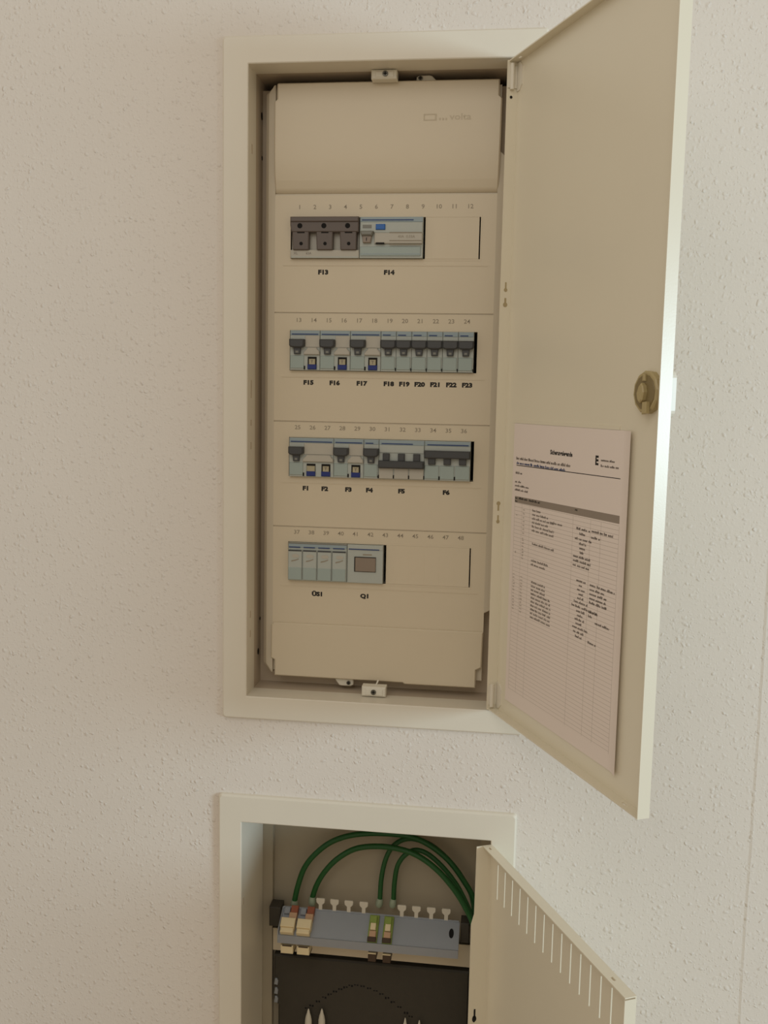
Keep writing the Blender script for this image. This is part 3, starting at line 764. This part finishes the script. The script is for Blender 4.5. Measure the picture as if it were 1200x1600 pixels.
mb = MB(); mb.box(LX0+14, LX1-14, 98, 99.5, -558, -528); put('lit_wall_strip', mb, 'cover', LC, LCO)# added pale strip paints the lit back wall ---- white pointed cable-tie tails in front of the housing
for x, z, lb_ in ((-80.4, -628.9, 'leftmost white pointed nylon tip in front of the charcoal housing'), (-62.7, -627.1, 'second white pointed nylon tip from the left before the housing'),
                  (46.0, -628.5, 'third white pointed nylon tip from the left before the housing'), (64.2, -630.0, 'rightmost white pointed nylon tip in front of the charcoal housing')):
    mb = MB()
    k = 1.0 if x < 0 else .8
    rr = [.5, 1.5*k, 2.1*k, 3.4*k, 4.4*k, 4.8*k, 4.8*k]; zz = [0, -3, -6, -10, -16, -40, -100]
    lps = [[(x+r*math.cos(a), 88+.8*r*math.sin(a), z+dz) for a in [2*math.pi*j/10 for j in range(10)]] for r, dz in zip(rr, zz)]
    mb.loops(lps)
    o = put('cable_tie', mb, 'tie', None, (x, 88, z-100), smooth=True, label=lb_, category='cable tie', group='white pointed tips before the charcoal housing')
# ---- jack bracket
KO = (0, 70, -512)
KB = thing('jack_bracket', 'sloping zinc jack carrier with white cable tabs in the lower cabinet', 'bracket', KO)
# slope plane from rear-top edge to front lip
def kz(x): return .006*x
YA, ZA, YBk, ZBk = 84, -490.0, 55, -511.5
def kmap(x, d, t):
    """x along, d 0..1 from rear-top to front-low, t above the slope"""
    dy, dz = YBk-YA, ZBk-ZA; L = math.hypot(dy, dz); ny, nz = dz/L*1.0, -dy/L
    return (x, YA+dy*d + ny*t, ZA+dz*d + nz*t)
mb = MB()
mb.plate((-113.5, 111), (0, 1), [], 0, -1.5, kmap)
mb.box(-113.5, 112, 53.8, 55, ZBk-9.5, ZBk+1)              # front lip
mb.plate((-113.5, 111), (-.035, .03), [], 1.0, -1.5, kmap)  # bright rear edge
ch = put('channel', mb, 'zinc', KB, KO)
mb = MB(); mb.loops([[kmap(102.5+3.0*math.cos(a), .42+.17*math.sin(a), t) for a in [2*math.pi*i/16 for i in range(16)]] for t in (.05, .3)])
put('oval_hole', mb, 'hole', ch, KO)
mb = MB(); mb.loops([[(-114.5, YA, ZA), (-114.5, YA, ZA+1), (-114.5, 54, ZBk+6), (-114.5, 54, ZBk-9.5), (-114.5, YA, ZA-8)], [(-113.3, YA, ZA), (-113.3, YA, ZA+1), (-113.3, 54, ZBk+6), (-113.3, 54, ZBk-9.5), (-113.3, YA, ZA-8)]])
put('end_cheek', mb, 'zinc', KB, KO)
mb = MB(); mb.loops([[(111, YA, ZA), (111, 54, ZBk), (111, 54, ZBk-9.5), (111, YA, ZA-8)], [(112.2, YA, ZA), (112.2, 54, ZBk), (112.2, 54, ZBk-9.5), (112.2, YA, ZA-8)]])
put('end_cheek', mb, 'zinc', KB, KO)
for x0, x1 in ((-131, -116), (113.5, 124.5)):
    mb = MB(); mb.rbox(x0, x1, ZA-24, ZA+2, 78, 97.5, 1); put('end_bracket', mb, 'blackbox', KB, KO)  # charcoal colour paints the deep shade these brackets stand in
for x in (-65.5, -47.5, -29, -9.8, 38.8, 57.2, 76, 94.8):
    mb = MB(); c = x
    for (w0, za, zb) in ((2.3, -1.2, 8.0),):
        mb.box(c-w0, c+w0, YA-.4, YA+.8, ZA+za, ZA+zb)
    mb.prism([(c-5.6, ZA+14.5), (c-5, ZA+16), (c+5, ZA+16), (c+5.6, ZA+14.5), (c+5.2, ZA+10.5), (c+2.3, ZA+7.6), (c-2.3, ZA+7.6), (c-5.2, ZA+10.5)], YA-.6, YA+1, .3)
    put('cable_tab', mb, 'tie', KB, KO)

# ---- jacks on the carrier
def slab(mbx, x0, x1, d0, d1, t0, t1, bev=.6):
    a = [kmap(x0, d0, t0), kmap(x1, d0, t0), kmap(x1, d1, t0), kmap(x0, d1, t0)]
    b = [kmap(x0, d0, t1-bev), kmap(x1, d0, t1-bev), kmap(x1, d1, t1-bev), kmap(x0, d1, t1-bev)]
    db = bev/36
    c = [kmap(x0+bev, d0+db, t1), kmap(x1-bev, d0+db, t1), kmap(x1-bev, d1-db, t1), kmap(x0+bev, d1-db, t1)]
    mbx.loops([a, b, c])
def jack_wide(x, label):
    o = Vector(kmap(x, .5, 0))
    t = thing('data_jack', label, 'jack', tuple(o), 'ivory data jacks on the carrier')
    oo = tuple(o)
    q = MB(); slab(q, x-9, x+9, .48, .80, .2, 11); slab(q, x-8.4, x+8.2, .80, .97, .2, 9.5, 1.2); put('housing', q, 'jack', t, oo)
    q = MB(); slab(q, x-.5, x+9.2, .25, .48, .2, 8); put('plug_latch', q, 'terra', t, oo)
    q = MB(); slab(q, x+.3, x+9.4, -.02, .25, .2, 7); put('wire_cap', q, 'copper', t, oo)
    q = MB(); slab(q, x-8.5, x-1, .02, .26, .2, 4); put('shield_tab', q, 'zinc', t, oo)
    q = MB(); q.rbox(x-8.6, x+7.2, -536.5, -525.5, 57, 78, .6); fc = put('socket', q, 'jack', t, oo)
    q = MB(); q.box(x-6.5, x+5.5, 56.7, 57.1, -526.6, -525); put('socket_notch', q, 'dark_jack', fc, oo)
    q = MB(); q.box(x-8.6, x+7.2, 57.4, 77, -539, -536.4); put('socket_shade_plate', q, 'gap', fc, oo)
jack_wide(-102.3, 'ivory data jack at the far left end of the sloping carrier')
jack_wide(-81.5, 'ivory data jack second from the left end of the carrier')
def jack_slim(x, label):
    o = Vector(kmap(x, .5, 0)); oo = tuple(o)
    t = thing('slim_jack', label, 'jack', oo, 'slim green data jacks on the carrier')
    q = MB(); slab(q, x-6, x+6, .05, .98, .2, 4); put('holder', q, 'lime', t, oo)
    q = MB(); slab(q, x-4.6, x+3.8, .12, .38, 3.6, 8); put('wire_cap', q, 'lime', t, oo)
    q = MB(); slab(q, x-3.4, x+3.4, .38, .62, 3.6, 8.5); put('plug_latch', q, 'jack', t, oo)
    q = MB(); slab(q, x-4.0, x+4.4, .66, .86, 3.6, 9); put('lock_clip', q, 'terra', t, oo)
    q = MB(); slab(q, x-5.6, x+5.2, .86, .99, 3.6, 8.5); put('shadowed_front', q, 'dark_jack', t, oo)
    q = MB(); q.rbox(x-5, x+5, -537, -526.5, 57, 78, .5); fc = put('socket', q, 'dark_jack', t, oo)
    q = MB(); q.box(x-5, x+5, 56.8, 60, -526.6, -525.4); put('socket_edge', q, 'jack', fc, oo)
jack_slim(5.2, 'slim yellow-green data jack near the carrier middle, left of the pair')
jack_slim(23.6, 'slim yellow-green data jack near the carrier middle, right of the pair')

# ---- four green network cables
def cable(label, pts, r, bootx):
    P = spline(pts, 8)
    o0 = tuple(pts[0])
    pts = [(pts[0][0]-.6, pts[0][1], pts[0][2]-6)] + list(pts)
    P = spline(pts, 8); o0 = tuple(pts[0])
    t = thing('network_cable', label, 'cable', o0, 'green cables looping over the jack carrier')
    mb = MB(); tube_mesh(mb, P, r, 10); put('cable_jacket', mb, 'cable', t, o0, smooth=True)
    d = (P[1]-P[0]).normalized(); mb = MB()
    tube_mesh(mb, [P[0]-d*6, P[0]-d*3, P[0]+d*2, P[0]+d*5.5], [3.2, 4.9, 4.7, r+.6], 12); put('plug_boot', mb, 'boot', t, o0, smooth=True)
    return t
def run(xz, y0, y1, tail):
    n = len(xz)
    return [(x, y0+(y1-y0)*i/(n-1), z) for i, (x, z) in enumerate(xz)] + tail
C1 = [(-100.7, -483.3), (-96.7, -463.9), (-88.6, -439.2), (-74.8, -419.2), (-53.9, -400.8), (-27.1, -389.4), (6.8, -384.2), (43.0, -384.7), (69.6, -393.4), (95.5, -412.2), (115.3, -437.4), (129.0, -462)]
C2 = [(-77.1, -476.6), (-71.5, -459.0), (-61.0, -439.3), (-44.0, -419.1), (-20.9, -403.1), (7.3, -396.6), (35.4, -396.9), (59.6, -403.3), (83.9, -418.9), (106.0, -442.2), (121.8, -466.0), (130.0, -484)]
C3 = [(9.4, -472.9), (10.6, -447.2), (15.0, -423.0), (22.7, -405.5), (35.0, -394.7), (51.0, -391.7), (72.7, -398.3), (93.9, -415.0), (112.0, -437.0), (125.5, -462.8)]
C4 = [(26.8, -472.0), (27.9, -448.9), (31.5, -425.8), (40.8, -409.8), (53.8, -401.4), (69.8, -404.3), (89.4, -419.4), (107.4, -440.6), (120.9, -464.6), (127.7, -480.9)]
cable('green cable forming the outermost loop, from the far left jack', run(C1, 92, 88, [(137, 88, -500), (139, 88, -545), (139, 88, -620), (139, 88, -760)]), 3.5, 0)
cable('green cable forming the second big loop, from the second left jack', run(C2, 92, 65, [(136, 66, -515), (138, 67, -550), (134, 66, -590), (132.5, 66, -640), (134, 66, -760)]), 3.5, 0)
cable('green cable rising from the left of the two slim middle jacks', run(C3, 95, 99, [(130.5, 98, -495), (131, 90, -545), (131, 80, -620), (131, 80, -760)]), 3.1, 0)
cable('green cable rising from the right of the two slim middle jacks', run(C4, 95, 77, [(134.5, 78, -510), (138.5, 78, -550), (139, 77, -620), (139, 77, -760)]), 3.1, 0)
